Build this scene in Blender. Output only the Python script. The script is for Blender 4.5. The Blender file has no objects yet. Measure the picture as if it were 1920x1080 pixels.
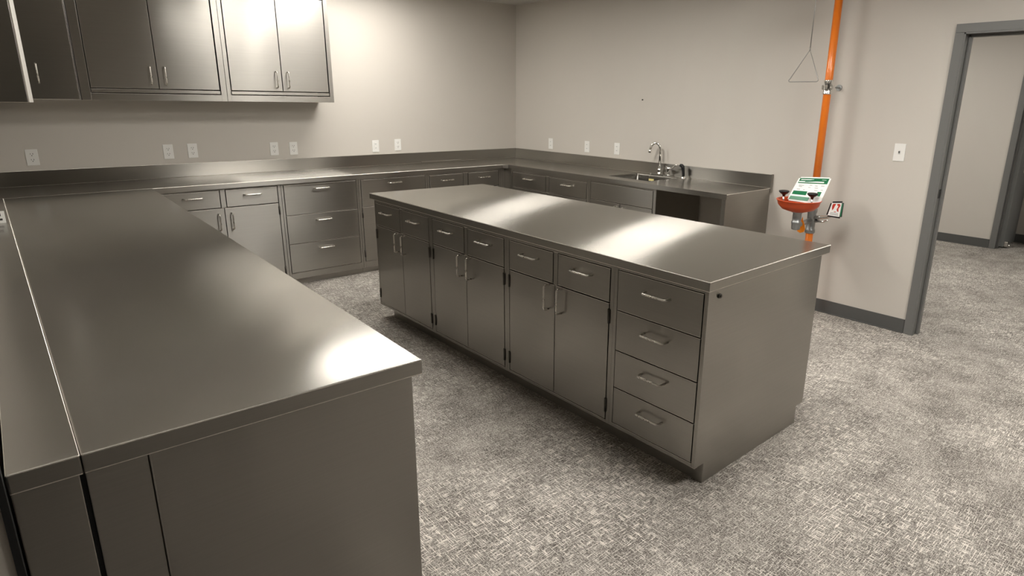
import bpy, bmesh, math, random
from mathutils import Vector, Matrix

S = bpy.context.scene
COL = S.collection
PI = math.pi

# ------------------------------------------------------------------ camera
def make_camera():
    cx, cy, cz, yaw, pitch, roll, f, u0, v0 = -4.683, -5.940, 1.579, -42.151, -15.432, 0.903, 1158.28, 1044.064, 509.431
    y, p, r = map(math.radians, (yaw, pitch, roll))
    fwd = Vector((math.sin(-y)*math.cos(p), math.cos(y)*math.cos(p), math.sin(p)))
    right = Vector((math.cos(y), math.sin(y), 0)); up = right.cross(fwd)
    r2 = math.cos(r)*right + math.sin(r)*up
    u2 = -math.sin(r)*right + math.cos(r)*up
    m = Matrix(((r2.x, u2.x, -fwd.x, cx), (r2.y, u2.y, -fwd.y, cy), (r2.z, u2.z, -fwd.z, cz), (0, 0, 0, 1)))
    cam = bpy.data.cameras.new('camera'); o = bpy.data.objects.new('camera', cam); COL.objects.link(o)
    o.matrix_world = m
    cam.sensor_width = 36; cam.lens = f/1920*36
    cam.shift_x = (960-u0)/1920; cam.shift_y = (v0-540)/1920
    cam.clip_start = 0.02; cam.clip_end = 60
    S.camera = o
make_camera()

# ------------------------------------------------------------------ world, exposure
w = bpy.data.worlds.new('world'); S.world = w; w.use_nodes = True
w.node_tree.nodes['Background'].inputs[0].default_value = (0.9, 0.92, 1, 1)
w.node_tree.nodes['Background'].inputs[1].default_value = 0.05
S.view_settings.view_transform = 'Standard'; S.view_settings.look = 'None'
S.view_settings.gamma = 1; S.view_settings.use_curve_mapping = False
S.view_settings.exposure = 0.0
LAMP = 23.5
LAMP_COL = (1.0, 0.965, 0.90)

CEIL = 2.618
H = 0.923          # worktop height

# ------------------------------------------------------------------ materials
def nt(name):
    m = bpy.data.materials.new(name); m.use_nodes = True
    t = m.node_tree; return m, t, t.nodes['Principled BSDF']
def simple(name, col, rough=0.5, metal=0.0, coat=0.0, spec=0.5):
    m, t, b = nt(name)
    n = t.nodes.new('ShaderNodeTexNoise'); n.inputs['Scale'].default_value = 40
    g = t.nodes.new('ShaderNodeTexCoord'); t.links.new(g.outputs['Object'], n.inputs['Vector'])
    mr = t.nodes.new('ShaderNodeMapRange'); mr.inputs['To Min'].default_value = max(0.02, rough-0.04); mr.inputs['To Max'].default_value = rough+0.04
    t.links.new(n.outputs['Fac'], mr.inputs['Value']); t.links.new(mr.outputs['Result'], b.inputs['Roughness'])
    b.inputs['Base Color'].default_value = (*col, 1); b.inputs['Metallic'].default_value = metal
    b.inputs['Coat Weight'].default_value = coat; b.inputs['Specular IOR Level'].default_value = spec
    return m
def emit(name, col, s):
    m, t, b = nt(name)
    b.inputs['Base Color'].default_value = (*col, 1); b.inputs['Emission Color'].default_value = (*col, 1)
    b.inputs['Emission Strength'].default_value = s; return m
def steel(name, stretch, grain, base=(0.375, 0.358, 0.328), rough=0.21, tilt=0.95, up_tilt=0.30, mask=None):
    """brushed steel. stretch: world direction the highlights are drawn out in (across the grain) on level
    faces, upright faces always stretch vertically; grain: per-axis noise scales of the brush marks.
    Three anisotropic lobes stand for the spread of micro facets of the brush marks."""
    m, t, b = nt(name); L = t.links; N = t.nodes.new
    tc = N('ShaderNodeNewGeometry')
    def vm(op, a, c=None, sc=None):
        n = N('ShaderNodeVectorMath'); n.operation = op
        for i, x in enumerate((a, c)):
            if x is None: continue
            if isinstance(x, tuple): n.inputs[i].default_value = x
            else: L.new(x, n.inputs[i])
        if sc is not None:
            if isinstance(sc, float): n.inputs['Scale'].default_value = sc
            else: L.new(sc, n.inputs['Scale'])
        return n
    sep = N('ShaderNodeSeparateXYZ'); L.new(tc.outputs['True Normal'], sep.inputs[0])
    ab = N('ShaderNodeMath'); ab.operation = 'ABSOLUTE'; L.new(sep.outputs['Z'], ab.inputs[0])
    lv = N('ShaderNodeMath'); lv.operation = 'GREATER_THAN'; L.new(ab.outputs[0], lv.inputs[0]); lv.inputs[1].default_value = .7
    flat = N('ShaderNodeMix'); flat.data_type = 'VECTOR'
    flat.inputs[4].default_value = stretch; flat.inputs[5].default_value = mask or stretch
    ps = N('ShaderNodeSeparateXYZ'); L.new(tc.outputs['Position'], ps.inputs[0])
    lt = N('ShaderNodeMath'); lt.operation = 'LESS_THAN'; L.new(ps.outputs['Y'], lt.inputs[0]); lt.inputs[1].default_value = -.688
    L.new(lt.outputs[0], flat.inputs[0])
    tg = N('ShaderNodeMix'); tg.data_type = 'VECTOR'; tg.inputs[4].default_value = (0, 0, 1)
    L.new(lv.outputs[0], tg.inputs[0]); L.new(flat.outputs[1], tg.inputs[5])
    # rounded edges: highlights stretched along them, and bright edge lines painted into their colour
    al = vm('NORMALIZE', vm('CROSS_PRODUCT', tc.outputs['True Normal'], (0.0, 0.0, 1.0)).outputs[0])
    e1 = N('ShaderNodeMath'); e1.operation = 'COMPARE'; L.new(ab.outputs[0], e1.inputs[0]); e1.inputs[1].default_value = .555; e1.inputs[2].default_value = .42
    te = N('ShaderNodeMix'); te.data_type = 'VECTOR'
    L.new(e1.outputs[0], te.inputs[0]); L.new(tg.outputs[1], te.inputs[4]); L.new(al.outputs[0], te.inputs[5])
    tan = te.outputs[1]
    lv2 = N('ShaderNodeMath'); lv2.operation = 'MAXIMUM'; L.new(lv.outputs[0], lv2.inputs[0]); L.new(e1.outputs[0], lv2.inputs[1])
    def grains(g):
        mp = N('ShaderNodeMapping'); mp.inputs['Scale'].default_value = g
        L.new(tc.outputs['Position'], mp.inputs['Vector'])
        n = N('ShaderNodeTexNoise'); n.inputs['Scale'].default_value = 1; n.inputs['Detail'].default_value = 2
        L.new(mp.outputs['Vector'], n.inputs['Vector']); return n.outputs['Fac']
    gm = N('ShaderNodeMix'); gm.data_type = 'FLOAT'
    L.new(lv.outputs[0], gm.inputs[0]); L.new(grains((4, 4, 300)), gm.inputs[2]); L.new(grains(grain), gm.inputs[3])
    cr = N('ShaderNodeMapRange'); cr.inputs['From Min'].default_value = 0.3; cr.inputs['From Max'].default_value = 0.7
    cr.inputs['To Min'].default_value = 0.965; cr.inputs['To Max'].default_value = 1.02
    L.new(gm.outputs[0], cr.inputs['Value'])
    eb = N('ShaderNodeMapRange'); L.new(e1.outputs[0], eb.inputs['Value']); eb.inputs['To Min'].default_value = 1; eb.inputs['To Max'].default_value = 2.3  # bevel base colour raised to paint in the bright edge highlight
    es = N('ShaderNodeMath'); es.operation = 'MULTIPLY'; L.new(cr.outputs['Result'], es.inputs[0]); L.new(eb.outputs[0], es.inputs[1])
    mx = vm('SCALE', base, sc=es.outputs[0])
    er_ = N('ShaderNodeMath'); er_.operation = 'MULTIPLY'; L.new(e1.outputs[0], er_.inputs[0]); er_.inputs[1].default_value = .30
    n2 = N('ShaderNodeTexNoise'); n2.inputs['Scale'].default_value = 2.2; n2.inputs['Detail'].default_value = 4
    L.new(tc.outputs['Position'], n2.inputs['Vector'])
    rr = N('ShaderNodeMapRange'); rr.inputs['To Min'].default_value = rough-0.025; rr.inputs['To Max'].default_value = rough+0.025
    L.new(n2.outputs['Fac'], rr.inputs['Value'])
    ru = N('ShaderNodeMapRange'); ru.inputs['To Min'].default_value = .11; ru.inputs['To Max'].default_value = 0; L.new(lv.outputs[0], ru.inputs['Value'])
    ra = N('ShaderNodeMath'); L.new(rr.outputs['Result'], ra.inputs[0]); L.new(ru.outputs[0], ra.inputs[1])
    rc = N('ShaderNodeMath'); rc.operation = 'SUBTRACT'; L.new(rr.outputs['Result'], rc.inputs[0]); rc.inputs[1].default_value = .04
    rk = N('ShaderNodeMath'); L.new(rc.outputs[0], rk.inputs[0]); L.new(er_.outputs[0], rk.inputs[1])
    tf = N('ShaderNodeMapRange'); L.new(lv2.outputs[0], tf.inputs['Value']); tf.inputs['To Min'].default_value = up_tilt; tf.inputs['To Max'].default_value = tilt
    tdir = vm('SCALE', tan, sc=tf.outputs[0]).outputs[0]
    out = None; wsum = 0
    for k, (tl, wt_) in enumerate(((0, .50), (.3, .09), (-.3, .09), (.62, .08), (-.62, .08), (1, .08), (-1, .08))):
        p = b if k == 0 else N('ShaderNodeBsdfPrincipled')
        p.inputs['Metallic'].default_value = 1; p.inputs['Anisotropic'].default_value = 0.95 if k else 0.75
        L.new(mx.outputs[0], p.inputs['Base Color']); L.new(ra.outputs[0] if k else rk.outputs[0], p.inputs['Roughness']); L.new(tan, p.inputs['Tangent'])
        if k:
            add = vm('ADD', tc.outputs['Normal'], vm('SCALE', tdir, sc=float(tl)).outputs[0])
            L.new(vm('NORMALIZE', add.outputs[0]).outputs[0], p.inputs['Normal'])
        wsum += wt_
        if out is None: out = p.outputs[0]
        else:
            ms = N('ShaderNodeMixShader'); ms.inputs[0].default_value = wt_/wsum
            L.new(out, ms.inputs[1]); L.new(p.outputs[0], ms.inputs[2]); out = ms.outputs[0]
    L.new(out, t.nodes['Material Output'].inputs[0])
    return m

M = {}
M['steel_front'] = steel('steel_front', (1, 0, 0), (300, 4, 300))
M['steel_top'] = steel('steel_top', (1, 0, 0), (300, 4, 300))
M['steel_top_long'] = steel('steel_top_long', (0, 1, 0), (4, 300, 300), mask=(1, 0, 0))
M['steel_satin'] = simple('steel_satin', (0.72, 0.69, 0.64), 0.28, 1)
M['wire'] = simple('wire', (0.36, 0.35, 0.33), 0.4, .7)
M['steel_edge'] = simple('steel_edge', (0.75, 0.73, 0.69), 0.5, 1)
M['basin_steel'] = simple('basin_steel', (0.15, 0.143, 0.13), 0.26, 1)
M['chrome'] = simple('chrome', (0.82, 0.81, 0.79), 0.10, 1)
M['galvanized'] = simple('galvanized', (0.36, 0.37, 0.37), 0.38, 0.8)
M['hinge_dark'] = simple('hinge_dark', (0.10, 0.095, 0.085), 0.35, 0.9)
M['dark'] = simple('dark', (0.012, 0.012, 0.012), 0.7)
M['black_plastic'] = simple('black_plastic', (0.008, 0.008, 0.009), 0.3)
M['white_plastic'] = simple('white_plastic', (0.80, 0.79, 0.76), 0.35)
M['white_sheet'] = simple('white_sheet', (0.88, 0.88, 0.86), 0.45)
M['slot'] = simple('slot', (0.05, 0.045, 0.04), 0.6)
M['orange_paint'] = simple('orange_paint', (0.83, 0.20, 0.012), 0.32, 0, 0.3)
M['orange_plastic'] = simple('orange_plastic', (0.62, 0.075, 0.010), 0.35)
M['orange_tag'] = simple('orange_tag', (0.95, 0.28, 0.01), 0.45)
M['green_ink'] = simple('green_ink', (0.01, 0.16, 0.065), 0.4)
M['pale_green'] = simple('pale_green', (0.16, 0.36, 0.25), 0.4)
M['grey_ink'] = simple('grey_ink', (0.45, 0.46, 0.45), 0.5)
M['red_ink'] = simple('red_ink', (0.55, 0.04, 0.02), 0.4)
M['yellow'] = simple('yellow', (0.80, 0.68, 0.30), 0.6)
M['frame_grey'] = simple('frame_grey', (0.150, 0.150, 0.144), 0.42)
M['door_grey'] = simple('door_grey', (0.24, 0.245, 0.24), 0.42)
M['base_vinyl'] = simple('base_vinyl', (0.085, 0.085, 0.083), 0.45)
M['gap_black'] = simple('gap_black', (0.01, 0.01, 0.01), 0.8)  # black for the shadow gap strip and the filler joint
M['lens'] = emit('lens', LAMP_COL, LAMP)
M['lens_rear'] = emit('lens_rear', LAMP_COL, LAMP*1.28)
M['lens_dim'] = emit('lens_dim', LAMP_COL, LAMP*.76)

def wall_mat(name='wall_paint', col=(0.57, 0.535, 0.487)):
    m, t, b = nt(name); L = t.links
    g = t.nodes.new('ShaderNodeNewGeometry')
    n = t.nodes.new('ShaderNodeTexNoise'); n.inputs['Scale'].default_value = 140; n.inputs['Detail'].default_value = 3
    L.new(g.outputs['Position'], n.inputs['Vector'])
    bp = t.nodes.new('ShaderNodeBump'); bp.inputs['Strength'].default_value = 0.06; bp.inputs['Distance'].default_value = 0.002
    L.new(n.outputs['Fac'], bp.inputs['Height']); L.new(bp.outputs[0], b.inputs['Normal'])
    n2 = t.nodes.new('ShaderNodeTexNoise'); n2.inputs['Scale'].default_value = 1.3
    L.new(g.outputs['Position'], n2.inputs['Vector'])
    r = t.nodes.new('ShaderNodeMapRange'); r.inputs['To Min'].default_value = .97; r.inputs['To Max'].default_value = 1.03
    L.new(n2.outputs['Fac'], r.inputs['Value'])
    v = t.nodes.new('ShaderNodeVectorMath'); v.operation = 'SCALE'; v.inputs[0].default_value = col
    L.new(r.outputs[0], v.inputs['Scale']); L.new(v.outputs[0], b.inputs['Base Color'])
    b.inputs['Roughness'].default_value = 0.55; b.inputs['Specular IOR Level'].default_value = 0.3
    return m
M['wall'] = wall_mat()

def ceiling_mat():
    m, t, b = nt('ceiling_tile'); L = t.links
    g = t.nodes.new('ShaderNodeNewGeometry')
    br = t.nodes.new('ShaderNodeTexBrick'); br.offset = 0; br.squash = 1
    br.inputs['Scale'].default_value = 1; br.inputs['Brick Width'].default_value = 0.61; br.inputs['Row Height'].default_value = 0.61
    br.inputs['Mortar Size'].default_value = 0.012; br.inputs['Mortar Smooth'].default_value = 0
    br.inputs['Color1'].default_value = (.62, .60, .56, 1); br.inputs['Color2'].default_value = (.60, .58, .545, 1)
    br.inputs['Mortar'].default_value = (.80, .79, .76, 1)
    L.new(g.outputs['Position'], br.inputs['Vector'])
    n = t.nodes.new('ShaderNodeTexNoise'); n.inputs['Scale'].default_value = 160; L.new(g.outputs['Position'], n.inputs['Vector'])
    mx = t.nodes.new('ShaderNodeMix'); mx.data_type = 'RGBA'; mx.blend_type = 'MULTIPLY'; mx.inputs[0].default_value = .25
    L.new(br.outputs['Color'], mx.inputs[6]); L.new(n.outputs['Color'], mx.inputs[7])
    L.new(mx.outputs[2], b.inputs['Base Color']); b.inputs['Roughness'].default_value = 0.9
    return m
M['ceiling'] = ceiling_mat()

def carpet_mat():
    m, t, b = nt('carpet'); L = t.links; N = t.nodes.new
    g = N('ShaderNodeNewGeometry')
    def noise(sc, scale=1, det=2, rot=0, rough=.5):
        mp = N('ShaderNodeMapping'); mp.inputs['Scale'].default_value = sc; mp.inputs['Rotation'].default_value = (0, 0, rot)
        L.new(g.outputs['Position'], mp.inputs['Vector'])
        n = N('ShaderNodeTexNoise'); n.inputs['Scale'].default_value = scale; n.inputs['Detail'].default_value = det
        n.inputs['Roughness'].default_value = rough
        L.new(mp.outputs[0], n.inputs['Vector']); return n.outputs['Fac']
    def ramp(x, a, c, lo=0, hi=1):
        r = N('ShaderNodeMapRange'); r.inputs['From Min'].default_value = a; r.inputs['From Max'].default_value = c
        r.inputs['To Min'].default_value = lo; r.inputs['To Max'].default_value = hi
        L.new(x, r.inputs['Value']); return r.outputs[0]
    def math_(op, a, c):
        n = N('ShaderNodeMath'); n.operation = op
        for i, x in enumerate((a, c)):
            if isinstance(x, (int, float)): n.inputs[i].default_value = x
            else: L.new(x, n.inputs[i])
        return n.outputs[0]
    tx = ramp(noise((20, 250, 1), 1, 2), .54, .64)      # pale threads along x
    ty = ramp(noise((250, 20, 1), 1, 2), .54, .64)      # pale threads along y
    gx = ramp(noise((110, 330, 1), 1, 1), .40, .60)     # loops of the weave
    gy = ramp(noise((330, 110, 1), 1, 1), .40, .60)
    fine = math_('MULTIPLY', math_('ADD', gx, gy), .5)
    th = math_('MAXIMUM', tx, ty)
    region = ramp(noise((1.5, 1.5, 1.5), 1, 2), .35, .65, .45, 1.15)
    patch = ramp(noise((5, 5, 5), 1, 3), .3, .7)
    v = math_('ADD', math_('MULTIPLY', math_('MULTIPLY', th, region), .46), math_('MULTIPLY', fine, .42))
    v = math_('ADD', v, math_('MULTIPLY', patch, .15))
    cr = N('ShaderNodeValToRGB'); e = cr.color_ramp.elements
    e[0].position = .10; e[0].color = (.06, .052, .046, 1)
    e[1].position = .88; e[1].color = (.84, .785, .72, 1)
    x = e.new(.45); x.color = (.385, .355, .322, 1)
    L.new(v, cr.inputs[0]); L.new(cr.outputs[0], b.inputs['Base Color'])
    b.inputs['Roughness'].default_value = .95; b.inputs['Specular IOR Level'].default_value = .1
    bp = N('ShaderNodeBump'); bp.inputs['Strength'].default_value = .5; bp.inputs['Distance'].default_value = .004
    L.new(v, bp.inputs['Height']); L.new(bp.outputs[0], b.inputs['Normal'])
    return m
M['carpet'] = carpet_mat()

# ------------------------------------------------------------------ mesh helpers
def box(bm, a, b, bev=0.0, seg=2):
    x0, x1 = sorted((a[0], b[0])); y0, y1 = sorted((a[1], b[1])); z0, z1 = sorted((a[2], b[2]))
    r = bmesh.ops.create_cube(bm, size=1)
    for v in r['verts']:
        v.co = Vector(((v.co.x+.5)*(x1-x0)+x0, (v.co.y+.5)*(y1-y0)+y0, (v.co.z+.5)*(z1-z0)+z0))
    if bev:
        es = list({e for v in r['verts'] for e in v.link_edges})
        bmesh.ops.bevel(bm, geom=es, offset=bev, segments=seg, profile=.6, affect='EDGES')
def prism(bm, pts, z0, z1, bev=0.0, seg=2):
    lo = [bm.verts.new((p[0], p[1], z0)) for p in pts]; hi = [bm.verts.new((p[0], p[1], z1)) for p in pts]
    n = len(pts); fs = [bm.faces.new(hi), bm.faces.new(lo[::-1])]
    for i in range(n): fs.append(bm.faces.new((lo[i], lo[(i+1) % n], hi[(i+1) % n], hi[i])))
    bmesh.ops.recalc_face_normals(bm, faces=fs)
    if bev:
        bmesh.ops.bevel(bm, geom=list({e for f in fs for e in f.edges}), offset=bev, segments=seg, profile=.6, affect='EDGES')
def tube(bm, pts, r, n=12, cap=True, closed=False):
    """round bar along a polyline; r may be a list"""
    P = [Vector(p) for p in pts]; k = len(P)
    rs = r if isinstance(r, (list, tuple)) else [r]*k
    rings = []; ref = None
    for i in range(k):
        if closed: t = (P[(i+1) % k]-P[i-1]).normalized()
        elif i == 0: t = (P[1]-P[0]).normalized()
        elif i == k-1: t = (P[-1]-P[-2]).normalized()
        else: t = ((P[i]-P[i-1]).normalized()+(P[i+1]-P[i]).normalized()).normalized()
        if ref is None:
            ref = Vector((0, 0, 1)) if abs(t.z) < .9 else Vector((1, 0, 0))
        a = (ref - t*ref.dot(t)).normalized(); ref = a; c = t.cross(a)
        rings.append([bm.verts.new(P[i]+rs[i]*(math.cos(2*PI*j/n)*a+math.sin(2*PI*j/n)*c)) for j in range(n)])
    for i in range(k if closed else k-1):
        A, B = rings[i], rings[(i+1) % k]
        for j in range(n):
            f = bm.faces.new((A[j], A[(j+1) % n], B[(j+1) % n], B[j])); f.smooth = True
    if cap and not closed:
        bm.faces.new(rings[0][::-1]); bm.faces.new(rings[-1])
def lathe(bm, prof, c=(0, 0, 0), n=32, close=False):
    rings = []
    for r, z in prof:
        rings.append([bm.verts.new((c[0]+r*math.cos(2*PI*j/n), c[1]+r*math.sin(2*PI*j/n), c[2]+z)) for j in range(n)])
    for A, B in zip(rings, rings[1:]):
        for j in range(n):
            f = bm.faces.new((A[j], A[(j+1) % n], B[(j+1) % n], B[j])); f.smooth = True
    bm.faces.new(rings[0][::-1]); bm.faces.new(rings[-1])
def obj(name, bm, mat, parent=None, loc=None):
    bmesh.ops.recalc_face_normals(bm, faces=bm.faces)
    me = bpy.data.meshes.new(name); bm.to_mesh(me); bm.free()
    me.materials.append(M[mat] if isinstance(mat, str) else mat)
    o = bpy.data.objects.new(name, me); COL.objects.link(o)
    if parent: o.parent = parent
    if loc: o.location = loc
    return o
def tag(o, label=None, cat=None, group=None, kind=None):
    if label: o['label'] = label
    if cat: o['category'] = cat
    if group: o['group'] = group
    if kind: o['kind'] = kind
    return o
def empty(name, loc, rz=0):
    o = bpy.data.objects.new(name, None); COL.objects.link(o); o.empty_display_size = .05
    o.location = loc; o.rotation_euler = (0, 0, rz); return o
def copy_tree(o, parent=None):
    c = o.copy(); COL.objects.link(c)
    if parent: c.parent = parent
    for ch in [x for x in COL.objects if x.parent == o]: copy_tree(ch, c)
    return c
def struct(name, bm, mat, parent=None):
    o = obj(name, bm, mat, parent)
    if not parent: o['kind'] = 'structure'
    return o
def B(*boxes, bev=0.0):
    bm = bmesh.new()
    for a, b in boxes: box(bm, a, b, bev)
    return bm

# ------------------------------------------------------------------ setting
struct('floor', B(((-9, -10, -.1), (6.2, .12, 0))), 'carpet')
struct('ceiling', B(((-9, -10, CEIL), (6.2, .12, CEIL+.1))), 'ceiling')
struct('wall_back', B(((-9, 0, 0), (6.2, .12, CEIL))), 'wall')
DY0, DY1, DH = -4.565, -5.48, 2.035
struct('wall_right', B(((0, DY0, 0), (.12, 0, CEIL)), ((0, -10, 0), (.12, DY1, CEIL)), ((0, DY1, DH), (.12, DY0, CEIL))), 'wall')
struct('wall_left', B(((-4.90, -4.60, 0), (-4.778, 0, CEIL))), 'wall')
struct('shadow_gap_strip', B(((-4.7775, -4.606, 0), (-4.7665, -4.575, CEIL))), 'gap_black')  # black strip put in for the shadow gap at the wall end
struct('wall_front', B(((-9, -10.1, 0), (6.2, -10, CEIL))), 'wall')
struct('wall_outer_left', B(((-9.1, -10, 0), (-9, 0, CEIL))), 'wall')
struct('wall_hall', B(((3.80, -4.12, 0), (3.92, 0, CEIL)), ((3.80, -10, 0), (3.92, -4.72, CEIL)), ((3.80, -4.72, DH), (3.92, -4.12, CEIL))), 'wall')
struct('wall_hall_far', B(((4.46, -10, 0), (4.58, 0, CEIL))), 'wall')
def baseboard(name, x, y0, y1):
    bm = bmesh.new()
    box(bm, (x-.006, y0, .0), (x, y1, .102), .0015)
    box(bm, (x-.016, y0, .0), (x-.006, y1, .008), .002)
    return struct(name, bm, 'base_vinyl')
baseboard('baseboard_right', 0, -3.37, -4.51)
baseboard('baseboard_hall', 3.8, -.2, -4.085)
baseboard('baseboard_hall_far', 4.46, -.2, -8)
# room doorway: pressed metal frame, mitred faces with stop
def door_frame(name, x0, x1, ya, yb, zt, fw=.052):
    bm = bmesh.new()
    s = 1 if ya > yb else -1
    for (y, d) in ((ya, -1), (yb, 1)):
        box(bm, (x0-.014, y-d*fw, 0), (x0, y, zt), .002)               # face
        box(bm, (x1, y-d*fw, 0), (x1+.014, y, zt), .002)
        box(bm, (x0-.014, y, 0), (x1+.014, y+d*.010, zt), .001)        # jamb return
        box(bm, (x0+.045, y+d*.010, 0), (x1-.035, y+d*.026, zt), .002)    # stop
    box(bm, (x0-.014, ya+fw, zt), (x0, yb-fw, zt+fw), .002)
    box(bm, (x1, ya+fw, zt), (x1+.014, yb-fw, zt+fw), .002)
    box(bm, (x0-.014, ya, zt-.010), (x1+.014, yb, zt), .001)
    box(bm, (x0+.045, ya-.012, zt-.026), (x1-.035, yb+.012, zt-.010), .002)
    return struct(name, bm, 'frame_grey')
d1 = door_frame('door_1', 0, .12, DY0, DY1, DH)
o = obj('strike_plate', B(((.004, DY0-.0125, .985), (.042, DY0-.0105, 1.045)), bev=.0006), 'dark', d1); tag(o, 'small dark strike plate')
d2 = door_frame('door_2', 3.80, 3.92, -4.14, -4.70, DH)
leaf = obj('door_leaf', B(((3.935, -4.196, .01), (4.435, -4.152, 2.02)), bev=.002), 'door_grey', d2)
bm = bmesh.new()
box(bm, (4.13, -4.204, .86), (4.19, -4.1965, 1.00), .003)
tube(bm, [(4.16, -4.20, .935), (4.16, -4.255, .935)], .011)
tube(bm, [(4.165, -4.25, .935), (4.05, -4.25, .935)], .010)
obj('door_handle', bm, 'chrome', leaf)
bm = bmesh.new(); box(bm, (3.945, -4.235, .012), (4.00, -4.197, .075), .006); tube(bm, [(3.97, -4.235, .03), (3.97, -4.255, .03)], .012)
obj('door_holder', bm, 'chrome', leaf)

# grey double door added unseen behind the viewpoint, to darken the steel's reflections
bm = bmesh.new()
for a, b in (((-5.70, -10, 0), (-5.64, -9.95, 2.16)), ((-3.56, -10, 0), (-3.50, -9.95, 2.16)), ((-5.64, -10, 2.10), (-3.56, -9.95, 2.16))): box(bm, a, b, .003)
d3 = struct('added_door', bm, 'frame_grey')
obj('door_leaf', B(((-5.635, -9.995, .01), (-4.605, -9.96, 2.095)), bev=.003), 'base_vinyl', d3)
obj('door_leaf', B(((-4.595, -9.995, .01), (-3.565, -9.96, 2.095)), bev=.003), 'base_vinyl', d3)

# ------------------------------------------------------------------ ceiling lamps (all above the top of the photograph)
def troffer(x, y, label, lens='lens', lx=1.22, ly=.61):
    r = empty('ceiling_light', (x, y, CEIL-.012)); tag(r, label, 'ceiling light', 'recessed ceiling lights')
    bm = bmesh.new(); f = .02
    box(bm, (-lx/2, -ly/2, 0), (lx/2, -ly/2+f, .012)); box(bm, (-lx/2, ly/2-f, 0), (lx/2, ly/2, .012))
    box(bm, (-lx/2, -ly/2+f, 0), (-lx/2+f, ly/2-f, .012)); box(bm, (lx/2-f, -ly/2+f, 0), (lx/2, ly/2-f, .012))
    obj('frame', bm, 'white_plastic', r)
    obj('diffuser', B(((-lx/2+f, -ly/2+f, .004), (lx/2-f, ly/2-f, .011))), lens, r)
    return r
troffer(-2.20, -.75, 'white ceiling light panel over the back worktop, nearest the back wall', 'lens_dim')
troffer(-2.20, -2.58, 'white ceiling light panel over the middle of the steel island')
troffer(-2.20, -4.41, 'white ceiling light panel over the near end of the steel island')
troffer(-1.60, -6.24, 'white ceiling light panel in the open floor behind the viewpoint', 'lens_rear')
troffer(1.90, -3.2, 'white ceiling light panel in the passage beyond the doorway')
troffer(1.90, -6.2, 'white ceiling light panel at the far end of the passage', )

# ------------------------------------------------------------------ handles & hinges
HAND = {}
def handle_mesh(key):
    """wire pull: key 'h' horizontal (along x) or 'v' vertical; base plane y=0, sticks out to -y"""
    if key in HAND: return HAND[key]
    bm = bmesh.new(); L, D, r, c = .128/2, .034, .0050, .012
    pts = [(-L, .002, 0), (-L, -(D-c), 0)]
    for k in range(1, 6):
        a = k/6*PI/2; pts.append((-L+c*(1-math.cos(a)), -(D-c)-c*math.sin(a), 0))
    pts.append((-L+c, -D, 0))
    pts += [(-x, y, z) for x, y, z in pts[::-1]]
    if key == 'v': pts = [(0, y, x) for x, y, z in pts]
    tube(bm, pts, r, 10)
    me = bpy.data.meshes.new('handle'); bmesh.ops.recalc_face_normals(bm, faces=bm.faces); bm.to_mesh(me); bm.free()
    me.materials.append(M['steel_satin']); HAND[key] = me; return me
def hinge_mesh():
    if 'hinge' in HAND: return HAND['hinge']
    bm = bmesh.new(); tube(bm, [(0, 0, -.034), (0, 0, .034)], .0062, 10); box(bm, (-.0075, -.001, -.034), (.0075, .006, .034))
    me = bpy.data.meshes.new('hinge'); bmesh.ops.recalc_face_normals(bm, faces=bm.faces); bm.to_mesh(me); bm.free()
    me.materials.append(M['hinge_dark']); HAND['hinge'] = me; return me
def inst(name, me, parent, loc):
    o = bpy.data.objects.new(name, me); COL.objects.link(o); o.parent = parent; o.location = loc; return o

def cabinet(name, label, cat, group, loc, rz, w, d, z0, z1, panels, members, toe=None, frame=.02, extra=None, mat='steel_front'):
    """front plane y=0 facing -y, width along +x. panels: (kind, x0, x1, z0, z1, handle, hinge side)"""
    r = empty(name, (loc[0], loc[1], 0), rz); tag(r, label, cat, group)
    bm = bmesh.new()
    T_ = .012
    for a, b in (((.001, frame, z0), (T_, d, z1)), ((w-T_, frame, z0), (w-.001, d, z1)), ((T_, frame, z0), (w-T_, d, z0+T_)),
                 ((T_, frame, z1-T_), (w-T_, d, z1)), ((T_, d-T_, z0+T_), (w-T_, d, z1-T_))): box(bm, a, b)
    for m in members: box(bm, (m[0], 0, m[2]), (m[1], frame+.001, m[3]), .0012)
    obj('body', bm, mat, r)
    if toe: obj('toe_kick', B(((toe[0], toe[2], 0), (toe[1], d-toe[3], z0))), mat, r)
    for kind, x0, x1, a, b, hd, hg in panels:
        bm = bmesh.new(); box(bm, (x0, -.0015, a), (x1, frame-.003, b), .0018)
        p = obj(kind, bm, mat, r)
        if hd == 'c':   inst('handle', handle_mesh('h'), p, ((x0+x1)/2, -.0015, a+(b-a)*.66))
        elif hd == 'cm': inst('handle', handle_mesh('h'), p, ((x0+x1)/2, -.0015, (a+b)/2+.02))
        elif hd:
            side, zc = hd
            inst('handle', handle_mesh('v'), p, ((x1-.045) if side == 'R' else (x0+.045), -.0015, zc))
        if hg:
            hx = x0-.002 if hg == 'L' else x1+.002
            for hz in (a+.075, b-.06): inst('hinge', hinge_mesh(), p, (hx, -.003, hz))
    return r

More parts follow.
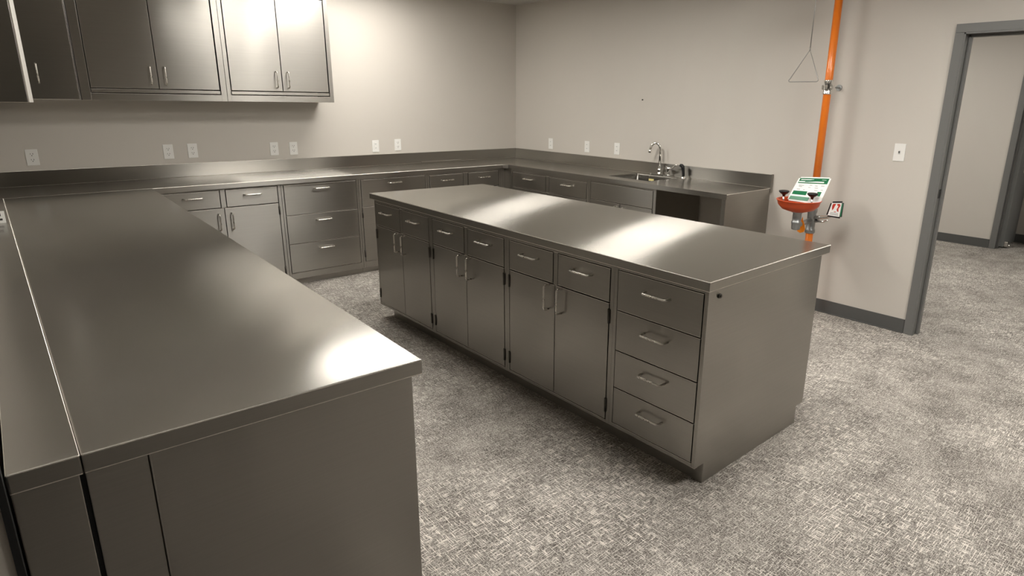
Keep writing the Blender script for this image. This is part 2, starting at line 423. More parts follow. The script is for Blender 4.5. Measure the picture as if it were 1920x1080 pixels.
# ------------------------------------------------------------------ island
IX, IW = -2.711, .936
top_r = .882
def frame_members(w, z0, z1, ls, rs, tr, br, mull=None, mz=None):
    m = [(.0, ls, z0, z1), (w-rs, w, z0, z1), (ls, w-rs, z1-tr, z1), (ls, w-rs, z0, z0+br)]
    if mull: m.append((mull[0], mull[1], mz, z1-tr))
    return m
def two_drawer_unit(name, label, group, loc, rz, w, d, ls, rs, z0, zt, split, mull, tr=.018, br=.014, toe=None, hz=.625, dh='c', cat='cabinet'):
    g = .0045; c = w/2
    dz1 = zt-tr-g; dz0 = split+g/2+.001; zz1 = split-g/2-.001; zz0 = z0+br+g
    a0, a1 = ls+g, c-mull/2-g; b0, b1 = c+mull/2+g, w-rs-g
    P = [('drawer', a0, a1, dz0, dz1, dh, None), ('drawer', b0, b1, dz0, dz1, dh, None),
         ('door', a0, c-.0018, zz0, zz1, ('R', hz), 'L'), ('door', c+.0018, b1, zz0, zz1, ('L', hz), 'R')]
    mem = frame_members(w, z0, zt, ls, rs, tr, br, (c-mull/2, c+mull/2), split-.001)
    return cabinet(name, label, cat, group, loc, rz, w, d, z0, zt, P, mem, toe)
IY = [-1.802, -2.570, -3.357, -4.147, -4.642]
R90 = -PI/2
ig = 'island cabinets with two drawers over two doors'
for i, (lab) in enumerate(['steel island cabinet at the far end, two drawers over two doors',
                           'steel island cabinet second from the far end, two drawers over two doors',
                           'steel island cabinet beside the stack of four drawers, two drawers over two doors']):
    y0, y1 = IY[i], IY[i+1]
    two_drawer_unit('island_cabinet', lab, ig, (IX, y0), R90, y0-y1, IW, .020 if i else .014, .022, .096, top_r, .699, .030,
                    toe=(.075 if i == 0 else 0, y0-y1, .067, .067))
w4 = IY[3]-IY[4]; P = []
zs = [(.680, .862), (.487, .675), (.302, .482), (.118, .297)]
for a, b in zs: P.append(('drawer', .0235, w4-.0215, a, b, 'cd', None))
P = [(k, a, b, c, d, 'c', h) for k, a, b, c, d, _, h in P]
cab4 = cabinet('island_drawer_cabinet', 'steel cabinet of four stacked drawers at the near end of the island', 'cabinet', None,
               (IX, IY[3]), R90, w4, IW, .096, top_r, P, frame_members(w4, .096, top_r, .020, .018, .016, .018), (0, w4-.001, .067, .067))
bm = bmesh.new()
tube(bm, [(w4, .075, .845), (w4+.006, .075, .845)], .010, 14); tube(bm, [(w4+.006, .075, .845), (w4+.010, .075, .845)], .005, 10)
o = obj('bolt_cap', bm, 'hinge_dark', cab4); tag(o, 'dark round bolt on the end panel')

def worktop(name, pts, z0, z1, mat, label, cat='worktop', bev=.0035):
    bm = bmesh.new(); prism(bm, pts, z0, z1, bev, 3)
    o = obj(name, bm, mat); return tag(o, label, cat)
worktop('island_worktop', [(-2.724, -1.756), (-2.737, -4.660), (-1.714, -4.651), (-1.768, -1.805)], top_r, H, 'steel_top',
        'long brushed steel worktop covering the free-standing island')

# ------------------------------------------------------------------ back run (wall A), fronts face -y
AF = -.610
top_b = .885
two_drawer_unit('base_cabinet', 'back wall base cabinet half hidden behind the near-left worktop, two drawers over two doors', 'base cabinets along the back wall',
                (-3.842, AF), 0, .882, .605, .034, .024, .055, top_b, .730, .036, tr=.014, br=.014, hz=.62, toe=(0, .882, .03, .02))
# three-drawer unit
w = .672; P = []
for a, b in ((.614, .867), (.366, .610), (.112, .362)): P.append(('drawer', .022, w-.022, a, b, 'x', None))
P = [(k, a, b, c, d, None, None) for k, a, b, c, d, _, h in P]
r = cabinet('drawer_cabinet', 'back wall base cabinet of three wide stacked drawers', 'cabinet', 'base cabinets along the back wall',
            (-2.958, AF), 0, w, .605, .055, top_b, P, frame_members(w, .055, top_b, .018, .018, .014, .053), (0, w, .03, .02))
for p in [c for c in COL.objects if c.parent == r and c.name.startswith('drawer')]:
    z = max(v.co.z for v in p.data.vertices); inst('handle', handle_mesh('h'), p, (w/2, -.0015, z-.038 if z > .8 else z-.055))
# wide drawer over a door
w = .706
P = [('drawer', .024, w-.026, .6215, .866, 'c', None), ('door', .024, w/2-.002, .112, .6175, ('R', .53), 'L'), ('door', w/2+.002, w-.026, .112, .6175, ('L', .53), 'R')]
P[0] = ('drawer', .024, w-.026, .6215, .866, None, None)
r = cabinet('base_cabinet', 'back wall base cabinet with one deep wide drawer, behind the far corner of the island', 'cabinet', 'base cabinets along the back wall',
            (-2.284, AF), 0, w, .605, .055, top_b, P, frame_members(w, .055, top_b, .020, .022, .014, .053), (0, w, .03, .02))
for p in [c for c in COL.objects if c.parent == r and c.name.startswith('drawer')]: inst('handle', handle_mesh('h'), p, (w/2, -.0015, .825))
two_drawer_unit('base_cabinet', 'back wall base cabinet next to the room corner, two small drawers over two doors', 'base cabinets along the back wall',
                (-1.576, AF), 0, .884, .605, .020, .022, .055, top_b, .700, .055, tr=.022, br=.05, hz=.60, toe=(0, .884, .03, .02))
# corner filler joining both runs
bm = bmesh.new(); box(bm, (-.690, AF, .055), (-.632, -.02, top_b), .0012); box(bm, (-.640, -.735, .055), (-.02, -.02, top_b), .0012); box(bm, (-.69, AF+.03, 0), (-.62, -.02, .055)); box(bm, (-.580, -.735, 0), (-.02, -.02, .055))
box(bm, (-.668, AF-.003, .06), (-.648, AF, top_b-.003), .001)
o = obj('corner_filler', bm, 'steel_front'); tag(o, 'plain steel corner post where the back and right cabinet runs meet', 'cabinet corner')

# ------------------------------------------------------------------ right run (wall B), fronts face -x
BF = -.640
two_drawer_unit('base_cabinet', 'right wall base cabinet nearest the room corner, two drawers over two doors', 'base cabinets along the right wall',
                (BF, -.737), R90, 1.153, .62, .020, .020, .055, top_b, .700, .045, tr=.026, br=.05, hz=.60, toe=(0, 1.153, .03, .02))
w = .797
P = [('false_front', .030, w-.034, .718, .868, None, None), ('door', .030, w/2-.002, .112, .712, ('R', .62), 'L'), ('door', w/2+.002, w-.034, .112, .712, ('L', .62), 'R')]
cabinet_members = frame_members(w, .055, top_b, .026, .030, .013, .053)
r = empty('sink_cabinet', (BF, -1.892, 0), R90); tag(r, 'steel cabinet under the sink with a plain panel above its doors', 'cabinet', 'base cabinets along the right wall')
bm = bmesh.new()      # open carcass so that the basin hangs inside it
for a, b in (((.001, .02, .055), (.019, .62, top_b)), ((w-.019, .02, .055), (w-.001, .62, top_b)), ((.019, .60, .055), (w-.019, .62, top_b)), ((.019, .02, .055), (w-.019, .60, .075))):
    box(bm, a, b, .0008)
for m_ in cabinet_members: box(bm, (m_[0], 0, m_[2]), (m_[1], .021, m_[3]), .0012)
obj('body', bm, 'steel_front', r)
obj('toe_kick', B(((0, .03, 0), (w, .60, .055))), 'steel_front', r)
for kind, x0, x1, a, b, hd, hg in P:
    bm = bmesh.new(); box(bm, (x0, -.0015, a), (x1, .017, b), .0018); p = obj(kind, bm, 'steel_front', r)
    if hd: inst('handle', handle_mesh('v'), p, ((x1-.045) if hd[0] == 'R' else (x0+.045), -.0015, hd[1]))
    if hg:
        for hz in (a+.075, b-.06): inst('hinge', hinge_mesh(), p, (x0-.002 if hg == 'L' else x1+.002, -.003, hz))
# knee space end panel
bm = bmesh.new(); box(bm, (BF, -3.356, 0), (-.004, -3.330, top_b), .0015); box(bm, (BF, -3.331, 0), (BF+.02, -3.318, top_b), .0012)
o = obj('end_panel', bm, 'steel_front'); tag(o, 'upright steel end panel closing the right worktop near the orange pipe', 'panel')

# ------------------------------------------------------------------ L-shaped worktop with backsplash and sink
WX0 = -4.683; D = .648
sx0, sx1, sy0, sy1 = -.500, -.105, -2.490, -2.010     # sink opening
bm = bmesh.new()
LX = -4.776
pts_out = [(LX, -D), (-D-.04, -D), (-D, -D-.04), (-D, -3.366), (-.002, -3.366), (-.002, -.002), (LX, -.002)]
def face_with_hole(z, up):
    # the top sheet split into pieces round the sink
    polys = [[(LX, -D), (-D-.04, -D), (-D, -D-.04), (-D, sy1), (-.002, sy1), (-.002, -.002), (LX, -.002)],
             [(-D, sy0), (-D, -3.366), (-.002, -3.366), (-.002, sy0)],
             [(-D, sy1), (-D, sy0), (sx0, sy0), (sx0, sy1)], [(sx1, sy1), (sx1, sy0), (-.002, sy0), (-.002, sy1)]]
    for p in polys:
        vs = [bm.verts.new((x, y, z)) for x, y in p]
        bm.faces.new(vs if up else vs[::-1])
e = .003
face_with_hole(H, True)
face_with_hole(top_b, False)
def skirt(pts, z0, z1, closed=True):
    n = len(pts)
    for i in range(n if closed else n-1):
        a, b = pts[i], pts[(i+1) % n]
        bm.faces.new([bm.verts.new((a[0], a[1], z0)), bm.verts.new((b[0], b[1], z0)), bm.verts.new((b[0], b[1], z1)), bm.verts.new((a[0], a[1], z1))])
skirt(pts_out, top_b, H); skirt([(sx0, sy0), (sx0, sy1), (sx1, sy1), (sx1, sy0)], top_b, H)
bmesh.ops.remove_doubles(bm, verts=bm.verts, dist=.0002)
sharp = [ed for ed in bm.edges if len(ed.link_faces) == 2 and ed.calc_face_angle(0) > .5 and all(v.co.z > H-.001 for v in ed.verts)]
bmesh.ops.recalc_face_normals(bm, faces=bm.faces)
bmesh.ops.bevel(bm, geom=sharp, offset=.0035, segments=3, profile=.6, affect='EDGES')
wt = obj('worktop', bm, 'steel_top_long')
tag(wt, 'L-shaped steel worktop running along the back and right walls with the sink set in it', 'worktop')
HB = 1.033
bm = bmesh.new()
box(bm, (-4.776, -.022, H), (-.002, -.002, HB), .0015); box(bm, (-.022, -3.366, H), (-.002, -.022, HB), .0015)
box(bm, (-.026, -3.372, H-.036), (-.002, -3.366, HB+.002), .0008)
bs = obj('backsplash', bm, 'steel_front', wt)
o = obj('seam_cover', B(((-1.30, -.0255, H), (-.80, -.0215, H+.012)), bev=.001), 'steel_front', wt)
# basin: open box with rounded corners
bm = bmesh.new()
def rr(x0, x1, y0, y1, r, n=6):
    out = []
    for cx, cy, a0 in ((x1-r, y1-r, 0), (x0+r, y1-r, PI/2), (x0+r, y0+r, PI), (x1-r, y0+r, 1.5*PI)):
        for k in range(n+1):
            a = a0+k/n*PI/2; out.append((cx+r*math.cos(a), cy+r*math.sin(a)))
    return out
rings = []
for (ins, z, rad) in ((0, H-.003, .004), (.004, H-.012, .02), (.008, .80, .045), (.012, .745, .05), (.030, .725, .06), (.16, .718, .03)):
    rings.append([bm.verts.new((x, y, z)) for x, y in rr(sx0+ins, sx1-ins, sy0+ins, sy1-ins, rad)])
for A_, B_ in zip(rings, rings[1:]):
    for j in range(len(A_)):
        f = bm.faces.new((A_[j], A_[(j+1) % len(A_)], B_[(j+1) % len(A_)], B_[j])); f.smooth = True
bm.faces.new(rings[-1])
bz = obj('sink_basin', bm, 'basin_steel', wt)
bm = bmesh.new(); lathe(bm, [(.045, 0), (.045, .003), (.036, .004), (.030, .001), (.001, .001)], ((sx0+sx1)/2, (sy0+sy1)/2, .719), 24)
obj('drain', bm, 'chrome', bz)
o = obj('sticker', B(((sx1-.0085, -2.225, .868), (sx1-.0055, -2.165, .888)), bev=.0008), 'yellow', bz); tag(o, 'small pale yellow sticker inside the basin')

# ------------------------------------------------------------------ tap and sprayer
t = empty('tap', (-.062, -2.245, H)); tag(t, 'chrome gooseneck tap with a lever handle behind the sink', 'tap')
bm = bmesh.new(); prism(bm, rr(-.026, .026, -.13, .105, .025), 0, .014, .003)
obj('base_plate', bm, 'chrome', t)
bm = bmesh.new()
lathe(bm, [(.021, .012), (.021, .022), (.015, .028), (.019, .040), (.021, .050), (.017, .060), (.0105, .068)], (0, 0, 0), 24)
pts = [(0, 0, .06), (0, 0, .225)]
R_ = .050; dx, dy = -.50, .80
for k in range(1, 15):
    a = k/14*PI*0.93
    q_ = R_*(1-math.cos(a)); pts.append((dx*q_, dy*q_, .225+R_*1.4*math.sin(a)))
tube(bm, pts, .0118, 14)
obj('spout', bm, 'chrome', t)
p0 = Vector(pts[-1]); dr = (Vector(pts[-1])-Vector(pts[-2])).normalized()
bm = bmesh.new(); tube(bm, [p0-dr*.004, p0+dr*.01, p0+dr*.012, p0+dr*.034, p0+dr*.036], [.012, .012, .014, .0145, .0125], 16)
obj('aerator', bm, 'chrome', t)
bm = bmesh.new(); lathe(bm, [(.017, .012), (.016, .02), (.0135, .03), (.0125, .058), (.016, .066), (.016, .078), (.008, .084)], (0, -.105, 0), 20)
tube(bm, [(0, -.065, .088), (0, -.105, .078), (0, -.140, .072), (0, -.185, .108), (0, -.20, .112)], [.006, .0075, .0075, .0055, .006], 12)
obj('lever_handle', bm, 'chrome', t)
s = empty('sprayer', (-.070, -2.530, H)); tag(s, 'black side sprayer standing in a chrome holder right of the tap', 'sprayer')
bm = bmesh.new(); lathe(bm, [(.024, 0), (.024, .004), (.018, .010), (.016, .018)], (0, 0, 0), 24); obj('holder', bm, 'chrome', s)
bm = bmesh.new(); tube(bm, [(0, 0, .016), (0, .004, .05), (0, .008, .085), (-.002, .012, .103), (-.008, .020, .113), (-.015, .036, .116)], [.013, .0135, .015, .0165, .016, .012], 16)
obj('spray_head', bm, 'black_plastic', s)

# ------------------------------------------------------------------ near-left worktops and cabinet (peninsula)
PZ = .881
worktop('near_left_worktop', [(-4.6555, -4.580), (-3.938, -4.597), (-3.866, -.6505), (-4.683, -.6505)], PZ, H, 'steel_top',
        'large brushed steel worktop in the left foreground')
worktop('narrow_worktop', [(-4.764, -4.578), (-4.6565, -4.580), (-4.684, -.6505), (-4.776, -.6505)], PZ, H, 'steel_top',
        'narrow steel worktop strip along the left wall, left of the bright seam')
pn = empty('near_left_cabinet', (-4.3, -4.55, 0)); tag(pn, 'large steel cabinet with a plain end panel under the left foreground worktop', 'cabinet')
def at(bm): bmesh.ops.translate(bm, verts=bm.verts, vec=(4.3, 4.55, 0)); return bm
bm = bmesh.new(); prism(bm, [(-4.545, -4.53), (-3.965, -4.53), (-3.905, -.66), (-4.60, -.66)], .09, PZ)
obj('body', at(bm), 'steel_front', pn)
bm = bmesh.new(); prism(bm, [(-4.54, -4.47), (-4.04, -4.47), (-3.98, -.70), (-4.58, -.70)], 0, .09)
obj('toe_kick', at(bm), 'steel_front', pn)
bm = bmesh.new(); box(bm, (-4.5475, -4.552, .0), (-3.945, -4.53, PZ), .002)
obj('end_panel', at(bm), 'steel_front', pn)
bm = bmesh.new(); box(bm, (-4.654, -4.552, .0), (-4.5495, -4.40, PZ), .002)
box(bm, (-4.549, -4.556, .0), (-4.546, -4.548, PZ), .001)
obj('filler_panel', at(bm), 'steel_front', pn)
def edge_x(y): return -3.965 + (y+4.53)/(-.66+4.53)*.06
ys = [-4.52, -3.78, -3.06, -2.34, -1.62]
for y0, y1 in zip(ys, ys[1:]):
    for (za, zb, kd) in ((.12, .69, 'door'), (.70, .86, 'drawer')):
        bm = bmesh.new(); prism(bm, [(edge_x(y0)+.0, y0+.02), (edge_x(y0)+.019, y0+.02), (edge_x(y1)+.019, y1-.02), (edge_x(y1), y1-.02)], za, zb, .0015)
        p = obj(kd, at(bm), 'steel_front', pn)
        ym = (y0+y1)/2
        if kd == 'drawer':
            hh = inst('handle', handle_mesh('h'), p, (edge_x(ym)+.019+4.3, ym+4.55, .79)); hh.rotation_euler = (0, 0, PI/2)
        else:
            hh = inst('handle', handle_mesh('v'), p, (edge_x(y1)+.017+4.3, y1-.08+4.55, .62)); hh.rotation_euler = (0, 0, PI/2)
nc = empty('narrow_cabinet', (-4.72, -4.55, 0)); tag(nc, 'narrow steel filler cabinet under the worktop strip at the left wall', 'cabinet')
bm = bmesh.new(); box(bm, (-.044, -.002, 0), (.0575, 3.85, PZ), .002); obj('body', bm, 'steel_front', nc)
o = obj('gap_strip', B(((.0580, .004, 0), (.0655, .02, PZ))), 'gap_black', nc); tag(o, 'dark gap beside the filler')

# white printed card standing on the narrow strip against the wall
c = empty('printed_card', (-4.722, -1.66, H)); tag(c, 'small white card with dark print on the worktop strip at the left wall', 'card')
bm = bmesh.new(); box(bm, (-.045, -.001, 0), (.030, .001, .062), .0004)
o = obj('card', bm, 'white_sheet', c); o.rotation_euler = (-.15, 0, 0)
bm = bmesh.new(); box(bm, (-.035, -.0018, .036), (.014, -.0008, .050)); box(bm, (-.038, -.0018, .014), (.018, -.0008, .024))
o = obj('print', bm, 'slot', c); o.rotation_euler = (-.15, 0, 0); tag(o, 'dark print')

# ------------------------------------------------------------------ upper cabinets
UZ0, UZ1 = 1.536, 2.415
def upper(label, x0, x1, lst, rst, mid):
    w_ = x1-x0; P = [('door', lst+.006, mid-x0-.0025, 1.623, UZ1-.042, ('R', 1.716), None), ('door', mid-x0+.0025, w_-rst-.009, 1.623, UZ1-.042, ('L', 1.716), None)]
    mem = [(0, lst, UZ0, UZ1), (w_-rst, w_, UZ0, UZ1), (lst, w_-rst, UZ1-.034, UZ1), (lst, w_-rst, UZ0, 1.585), (lst+.005, w_-rst-.005, 1.5925, 1.6155)]
    r = cabinet('wall_cabinet', label, 'wall cabinet', 'wall cabinets above the back worktop', (x0, -.352), 0, w_, .348, UZ0, UZ1, P, mem)
    return r
upper('steel wall cabinet with two doors, left of the two full cabinets on the back wall', -4.154, -3.212, .056, .042, -3.674)
upper('steel wall cabinet with two doors at the right end above the back worktop', -3.210, -2.339, .029, .034, -2.774)
# corner unit, partly behind the side cabinet
w_ = .314
cc = cabinet('wall_cabinet', 'plain single-door steel wall cabinet in the back left corner, partly behind the side cabinet', 'wall cabinet', 'wall cabinets above the back worktop',
             (-4.4725, -.352), 0, w_, .348, UZ0-.004, UZ1, [], [(0, w_, UZ0-.004, UZ0+.002), (0, .004, UZ0, UZ1), (w_-.003, w_, UZ0, UZ1), (0, w_, UZ1-.03, UZ1)])
p = obj('door', B(((.0065, -.0015, UZ0+.0035), (w_-.0065, .017, UZ1-.033)), bev=.0018), 'steel_front', cc)
inst('handle', handle_mesh('v'), p, (.098, -.0015, 1.706))
# cabinets on the left wall: end panel faces the camera
lc = empty('side_wall_cabinet', (-4.62, -1.5, 0)); tag(lc, 'dark-looking steel wall cabinet on the left wall, its end panel facing the room', 'wall cabinet')
bm = bmesh.new(); box(bm, (-.154, 0, UZ0-.006), (.122, 1.14, UZ1), .0015); obj('body', bm, 'steel_front', lc)
bm = bmesh.new()
prism(bm, [(.123, .002), (.128, -.001), (.145, .013), (.145, .42), (.123, .42)], UZ0-.006, UZ1-.002, .0006)
obj('door', bm, 'steel_edge', lc)
bm = bmesh.new(); box(bm, (.123, .425, UZ0), (.144, 1.135, UZ1-.004), .0015)
obj('door', bm, 'steel_front', lc)

# ------------------------------------------------------------------ outlets and switches
def outlet(kind):
    r = empty('wall_outlet', (0, 0, 0))
    bm = bmesh.new(); box(bm, (-.036, -.005, -.058), (.036, 0, .058), .0025)
    pl = obj('cover_plate', bm, 'white_plastic', r)
    bm = bmesh.new(); sb = bmesh.new()
    if kind == 'duplex':
        for z in (-.0205, .0205):
            pts = rr(-.0165, .0165, -.0145, .0145, .010, 4)
            lo = [bm.verts.new((x, -.005, y+z)) for x, y in pts]; hi = [bm.verts.new((x, -.0068, y+z)) for x, y in pts]
            bm.faces.new(hi)
            for i in range(len(pts)): bm.faces.new((lo[i], lo[(i+1) % len(pts)], hi[(i+1) % len(pts)], hi[i]))
            box(sb, (-.0085, -.0073, z+.000), (-.0060, -.0066, z+.010)); box(sb, (.0055, -.0073, z+.000), (.0085, -.0066, z+.010))
            tube(sb, [(0, -.0073, z-.007), (0, -.0066, z-.007)], .0032, 10)
    else:
        box(bm, (-.0168, -.0072, -.0335), (.0168, -.004, .0335), .0012)
        for z in (-.020, .020):
            box(sb, (-.0075, -.0077, z-.002), (.0075, -.0070, z+.005))
            if z < 0: obj('slots', sb, 'grey_ink', pl)['label'] = 'faint grey plug slots'; sb = bmesh.new()
    obj('receptacle', bm, 'white_plastic', pl); o = obj('slots', sb, 'slot' if kind == 'duplex' else 'grey_ink', pl); o['label'] = 'dark plug slots'
    return r
def place(proto, used, loc, rz, label, group):
    o = proto if not used else copy_tree(proto)
    o.location = loc; o.rotation_euler = (0, 0, rz); tag(o, label, 'wall outlet', group); return o
pd = outlet('duplex'); g_ = 'white outlets above the back worktop'
for i, (x, z, lab) in enumerate([(-4.477, 1.126, 'white duplex wall outlet at the far left of the back wall'),
                                 (-3.615, 1.132, 'left of the two white outlets under the middle wall cabinet'),
                                 (-3.438, 1.133, 'right of the two white outlets under the middle wall cabinet'),
                                 (-2.783, 1.124, 'left of the two white outlets under the right-hand wall cabinet'),
                                 (-2.612, 1.122, 'right of the two white outlets under the right-hand wall cabinet'),
                                 (-1.555, 1.119, 'white outlet on the back wall nearest the room corner, round sockets showing')]):
    place(pd, i, (x, 0, z), 0, lab, g_)
pg = outlet('gfci'); place(pg, 0, (-1.801, 0, 1.114), 0, 'white rectangular-faced outlet just left of the outlet nearest the room corner', g_)
for i, (y, z, lab) in enumerate([(-.634, 1.118, 'white outlet on the right wall nearest the room corner'),
                                 (-1.214, 1.120, 'middle one of the three white outlets on the right wall'),
                                 (-1.642, 1.126, 'white outlet on the right wall closest to the tap')]):
    place(pg, 1, (0, y, z), R90, lab, 'white outlets above the right worktop')
sw = empty('light_switch', (0, -4.292, 1.272), R90); tag(sw, 'white toggle light switch between the orange pipe and the doorway', 'light switch')
bm = bmesh.new(); box(bm, (-.037, -.005, -.060), (.037, 0, .060), .0025); obj('cover_plate', bm, 'white_plastic', sw)
bm = bmesh.new(); box(bm, (-.006, -.0058, -.012), (.006, -.0045, .012)); obj('toggle_slot', bm, 'grey_ink', sw)
bm = bmesh.new(); box(bm, (-.0035, -.015, -.002), (.0035, -.005, .008), .001); obj('toggle', bm, 'slot', sw)
bm = bmesh.new(); tube(bm, [(0, -1.945, 1.604), (-.006, -1.945, 1.604)], .007, 14); tube(bm, [(-.006, -1.945, 1.604), (-.010, -1.945, 1.604)], .004, 10)
o = obj('wall_anchor', bm, 'slot'); tag(o, 'small dark wall anchor on the right wall above the tap', 'wall anchor')

# ------------------------------------------------------------------ emergency shower and eyewash
PX, PY = -.18, -3.812
e = empty('emergency_shower', (PX, PY, 0)); tag(e, 'orange emergency shower and eyewash pipe standing in front of the right wall', 'emergency shower')
def er(p): return (p[0]-PX, p[1]-PY, p[2])
bm = bmesh.new(); tube(bm, [er((PX, PY, .012)), er((PX, PY, .66))], .0265, 24); tube(bm, [er((PX, PY, .80)), er((PX, PY, CEIL))], .0265, 24)
obj('pipe', bm, 'orange_paint', e)
bm = bmesh.new(); lathe(bm, [(.075, 0), (.075, .008), (.040, .014), (.036, .05), (.028, .052)], (0, 0, 0), 28); obj('floor_flange', bm, 'orange_paint', e)
bm = bmesh.new(); lathe(bm, [(.033, 1.655), (.033, 1.662), (.0305, 1.668), (.0305, 1.74), (.033, 1.745), (.033, 1.753)], (0, 0, 0), 24)
box(bm, (-.012, -.040, 1.688), (.012, .040, 1.720), .003)
tube(bm, [(.018, -.038, 1.70), (-.018, -.038, 1.70)], .008, 12)
o = obj('wall_clamp', bm, 'chrome', e); tag(o, 'chrome clamp holding the pipe to the wall')
bm = bmesh.new(); tube(bm, [(.031, 0, 1.704), (-PX-.008, 0, 1.704)], .006, 12); tube(bm, [(-PX-.008, 0, 1.704), (-PX-.001, 0, 1.704)], .022, 20); obj('wall_bracket', bm, 'galvanized', e)
# eyewash fittings
bm = bmesh.new(); lathe(bm, [(.030, .645), (.036, .650), (.036, .675), (.031, .682), (.031, .80), (.036, .806), (.036, .832), (.030, .837)], (0, 0, 0), 24)
tube(bm, [(0, 0, .745), (-.285, -.035, .745)], .019, 16)
obj('valve_body', bm, 'galvanized', e)
BX, BY = -.47, -3.842
bc = er((BX, BY, 0))
bm = bmesh.new(); lathe(bm, [(.020, .712), (.029, .716), (.031, .735), (.031, .752), (.034, .756), (.034, .772), (.030, .776), (.030, .835), (.040, .838), (.040, .846)], bc, 24)
obj('strainer', bm, 'galvanized', e)
bm = bmesh.new()
lathe(bm, [(.045, .842), (.060, .846), (.110, .862), (.138, .892), (.147, .922), (.153, .926), (.153, .930), (.145, .930), (.133, .897), (.105, .869), (.05, .856), (.001, .855)], bc, 48)
bowl = obj('bowl', bm, 'orange_plastic', e)
for (kx, ky) in ((-.505, -3.742), (-.468, -3.936)):
    k = er((kx, ky, 0)); bm = bmesh.new(); tube(bm, [(k[0], k[1], .868), (k[0], k[1], .955)], .006, 12); st = obj('spray_nozzle', bm, 'chrome', e)
    bm = bmesh.new(); lathe(bm, [(.009, .945), (.012, .958), (.026, .966), (.037, .978), (.036, .986), (.018, .990), (.001, .989)], k, 24)
    o = obj('dust_cap', bm, 'black_plastic', st); tag(o, 'black dust cap')
def quad_board(name, BL, BR, TR, TL, th, mat, parent, rad=0):
    bl, br, tr, tl = [Vector(er(p)) for p in (BL, BR, TR, TL)]
    n = (br-bl).cross(tl-bl).normalized()*th
    bm = bmesh.new(); f = [bm.verts.new(p) for p in (bl, br, tr, tl)]; k = [bm.verts.new(p-n) for p in (bl, br, tr, tl)]
    bm.faces.new(f); bm.faces.new(k[::-1])
    for i in range(4): bm.faces.new((f[i], k[i], k[(i+1) % 4], f[(i+1) % 4]))
    if rad:
        es = [ed for ed in bm.edges if (ed.verts[0] in f) != (ed.verts[1] in f)]
        bmesh.ops.bevel(bm, geom=es, offset=rad, segments=4, affect='EDGES')
    o = obj(name, bm, mat, parent)
    def pt(u, v, lift=.0008): return bl.lerp(br, u).lerp(tl.lerp(tr, u), v) + n.normalized()*lift
    return o, pt
def patch(bm, pt, u0, u1, v0, v1, lift=.0008):
    p = [pt(u0, v0, lift), pt(u1, v0, lift), pt(u1, v1, lift), pt(u0, v1, lift)]; q = [x - (pt(0, 0, 1)-pt(0, 0, 0))*.0006 for x in p]
    a = [bm.verts.new(x) for x in p]; b = [bm.verts.new(x) for x in q]
    bm.faces.new(a); bm.faces.new(b[::-1])
    for i in range(4): bm.faces.new((a[i], b[i], b[(i+1) % 4], a[(i+1) % 4]))
sg, pt = quad_board('instruction_sign', (-.455, -3.742, .912), (-.455, -3.988, .912), (-.270, -3.966, 1.085), (-.270, -3.726, 1.066), .002, 'white_sheet', e, .012)
tag(sg, 'white and green instruction sign leaning above the bowl')
bm = bmesh.new(); patch(bm, pt, .05, .95, .74, .95); obj('green_header', bm, 'green_ink', sg)
bm = bmesh.new(); patch(bm, pt, .10, .50, .87, .90, .0012); patch(bm, pt, .06, .84, .775, .82, .0012); patch(bm, pt, .56, .88, .88, .893, .0012); obj('header_lettering', bm, 'white_sheet', sg)
bm = bmesh.new(); patch(bm, pt, .05, .48, .27, .42); patch(bm, pt, .78, .90, .28, .44); obj('green_picture', bm, 'green_ink', sg)
bm = bmesh.new(); patch(bm, pt, .04, .62, .06, .20); obj('green_footer', bm, 'pale_green', sg)
for (u, v, l) in ((.12, .64, .16), (.45, .66, .08), (.62, .64, .08), (.80, .65, .1), (.14, .59, .10), (.44, .57, .07), (.64, .56, .10), (.12, .48, .10), (.32, .47, .05), (.66, .47, .1), (.84, .5, .07)):
    bm = bmesh.new(); patch(bm, pt, u, u+l, v, v+.022); obj('small_print', bm, 'grey_ink', sg)
# push lever with its small sign
lv = obj('push_lever', (lambda bm: (tube(bm, [er(p) for p in ((PX, PY-.02, .765), (PX-.02, PY-.075, .778), (PX-.03, -3.95, .792), (-.235, -3.985, .806))], [.017, .014, .011, .010], 14),
        tube(bm, [er((PX, PY-.02, .742)), er((PX-.01, PY-.10, .748)), er((PX-.02, PY-.14, .766))], [.012, .009, .007], 12), bm)[-1])(bmesh.new()), 'chrome', e)
ps, pt = quad_board('push_plate', (-.285, -3.965, .808), (-.285, -4.078, .806), (-.245, -4.064, .925), (-.245, -3.973, .912), .006, 'black_plastic', e, .012)
tag(ps, 'small push plate with a dark rim and a red symbol')
bm = bmesh.new(); patch(bm, pt, .10, .86, .08, .90); obj('white_field', bm, 'white_sheet', ps)
bm = bmesh.new(); patch(bm, pt, .88, .96, .12, .85); obj('green_edge', bm, 'green_ink', ps)
bm = bmesh.new()   # red drop between two curved hands
def poly_patch(bm, pt, uv, lift):
    a = [bm.verts.new(pt(u, v, lift)) for u, v in uv]; b = [bm.verts.new(pt(u, v, lift-.0006)) for u, v in uv]
    bm.faces.new(a); bm.faces.new(b[::-1])
    for i in range(len(a)): bm.faces.new((a[i], b[i], b[(i+1) % len(a)], a[(i+1) % len(a)]))
poly_patch(bm, pt, [(.24, .84), (.46, .84), (.40, .70), (.36, .50), (.40, .36), (.30, .40), (.24, .55), (.20, .72)], .0014)
poly_patch(bm, pt, [(.52, .84), (.74, .84), (.80, .72), (.70, .55), (.74, .36), (.64, .38), (.58, .52), (.60, .68)], .0014)
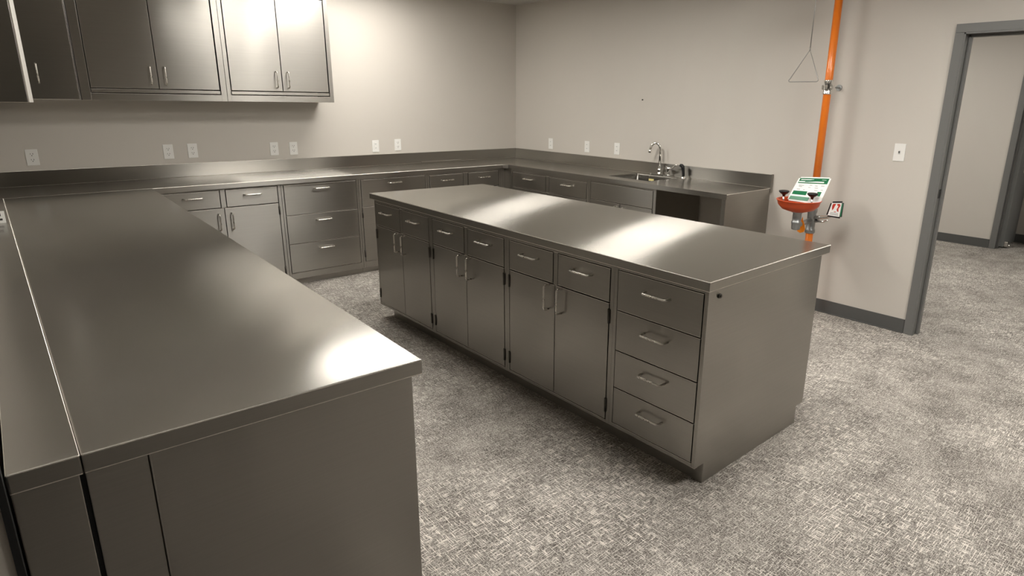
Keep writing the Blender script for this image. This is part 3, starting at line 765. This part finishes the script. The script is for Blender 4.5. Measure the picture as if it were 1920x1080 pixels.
poly_patch(bm, pt, [(.42, .36), (.60, .36), (.56, .32), (.46, .32)], .0014)
obj('red_symbol', bm, 'red_ink', ps)
bm = bmesh.new(); patch(bm, pt, .22, .74, .245, .285, .0014); patch(bm, pt, .20, .76, .15, .20, .0014); obj('plate_lettering', bm, 'grey_ink', ps)
# orange drop-shaped tag
bm = bmesh.new(); cx_, cy_ = -.405, -3.848
pr = [(.004, .800), (.010, .775), (.024, .745), (.032, .714), (.026, .692), (0, .680), (-.024, .690), (-.031, .712), (-.022, .745), (-.014, .775), (-.012, .800), (-.004, .770)]
a = [bm.verts.new(er((cx_, cy_-u, z))) for u, z in pr]; b = [bm.verts.new(er((cx_+.004, cy_-u, z))) for u, z in pr]
bm.faces.new(a); bm.faces.new(b[::-1])
for i in range(len(a)): bm.faces.new((a[i], b[i], b[(i+1) % len(a)], a[(i+1) % len(a)]))
o = obj('hang_tag', bm, 'orange_tag', e); tag(o, 'orange drop-shaped tag')
# shower arm, head (above the frame) and pull rod
bm = bmesh.new(); tube(bm, [er((PX, PY, 2.46)), er((-.80, PY, 2.46)), er((-.83, PY, 2.45)), er((-.84, PY, 2.40))], .0265, 20); obj('shower_arm', bm, 'orange_paint', e)
bm = bmesh.new(); lathe(bm, [(.03, 2.405), (.05, 2.39), (.11, 2.35), (.12, 2.335), (.001, 2.335)], er((-.84, PY, 0)), 32); obj('shower_head', bm, 'orange_plastic', e)
bm = bmesh.new(); RX, RY = -.45, -3.786
tube(bm, [er((RX, RY, 2.45)), er((RX, RY+.003, 1.955))], .0034, 8)
T = [(RX, RY+.003, 1.940), (RX, -3.660, 1.752), (RX, -3.652, 1.744), (RX, -3.655, 1.737), (RX, -3.664, 1.734), (RX, -3.855, 1.734), (RX, -3.864, 1.738), (RX, -3.866, 1.746), (RX, -3.862, 1.756)]
tube(bm, [er(p) for p in T], .0036, 8, closed=True); tube(bm, [er((RX, RY+.003, 1.96)), er((RX, RY+.003, 1.930))], .005, 8)
o = obj('pull_handle', bm, 'wire', e); tag(o, 'thin wire rod with a triangular pull handle')
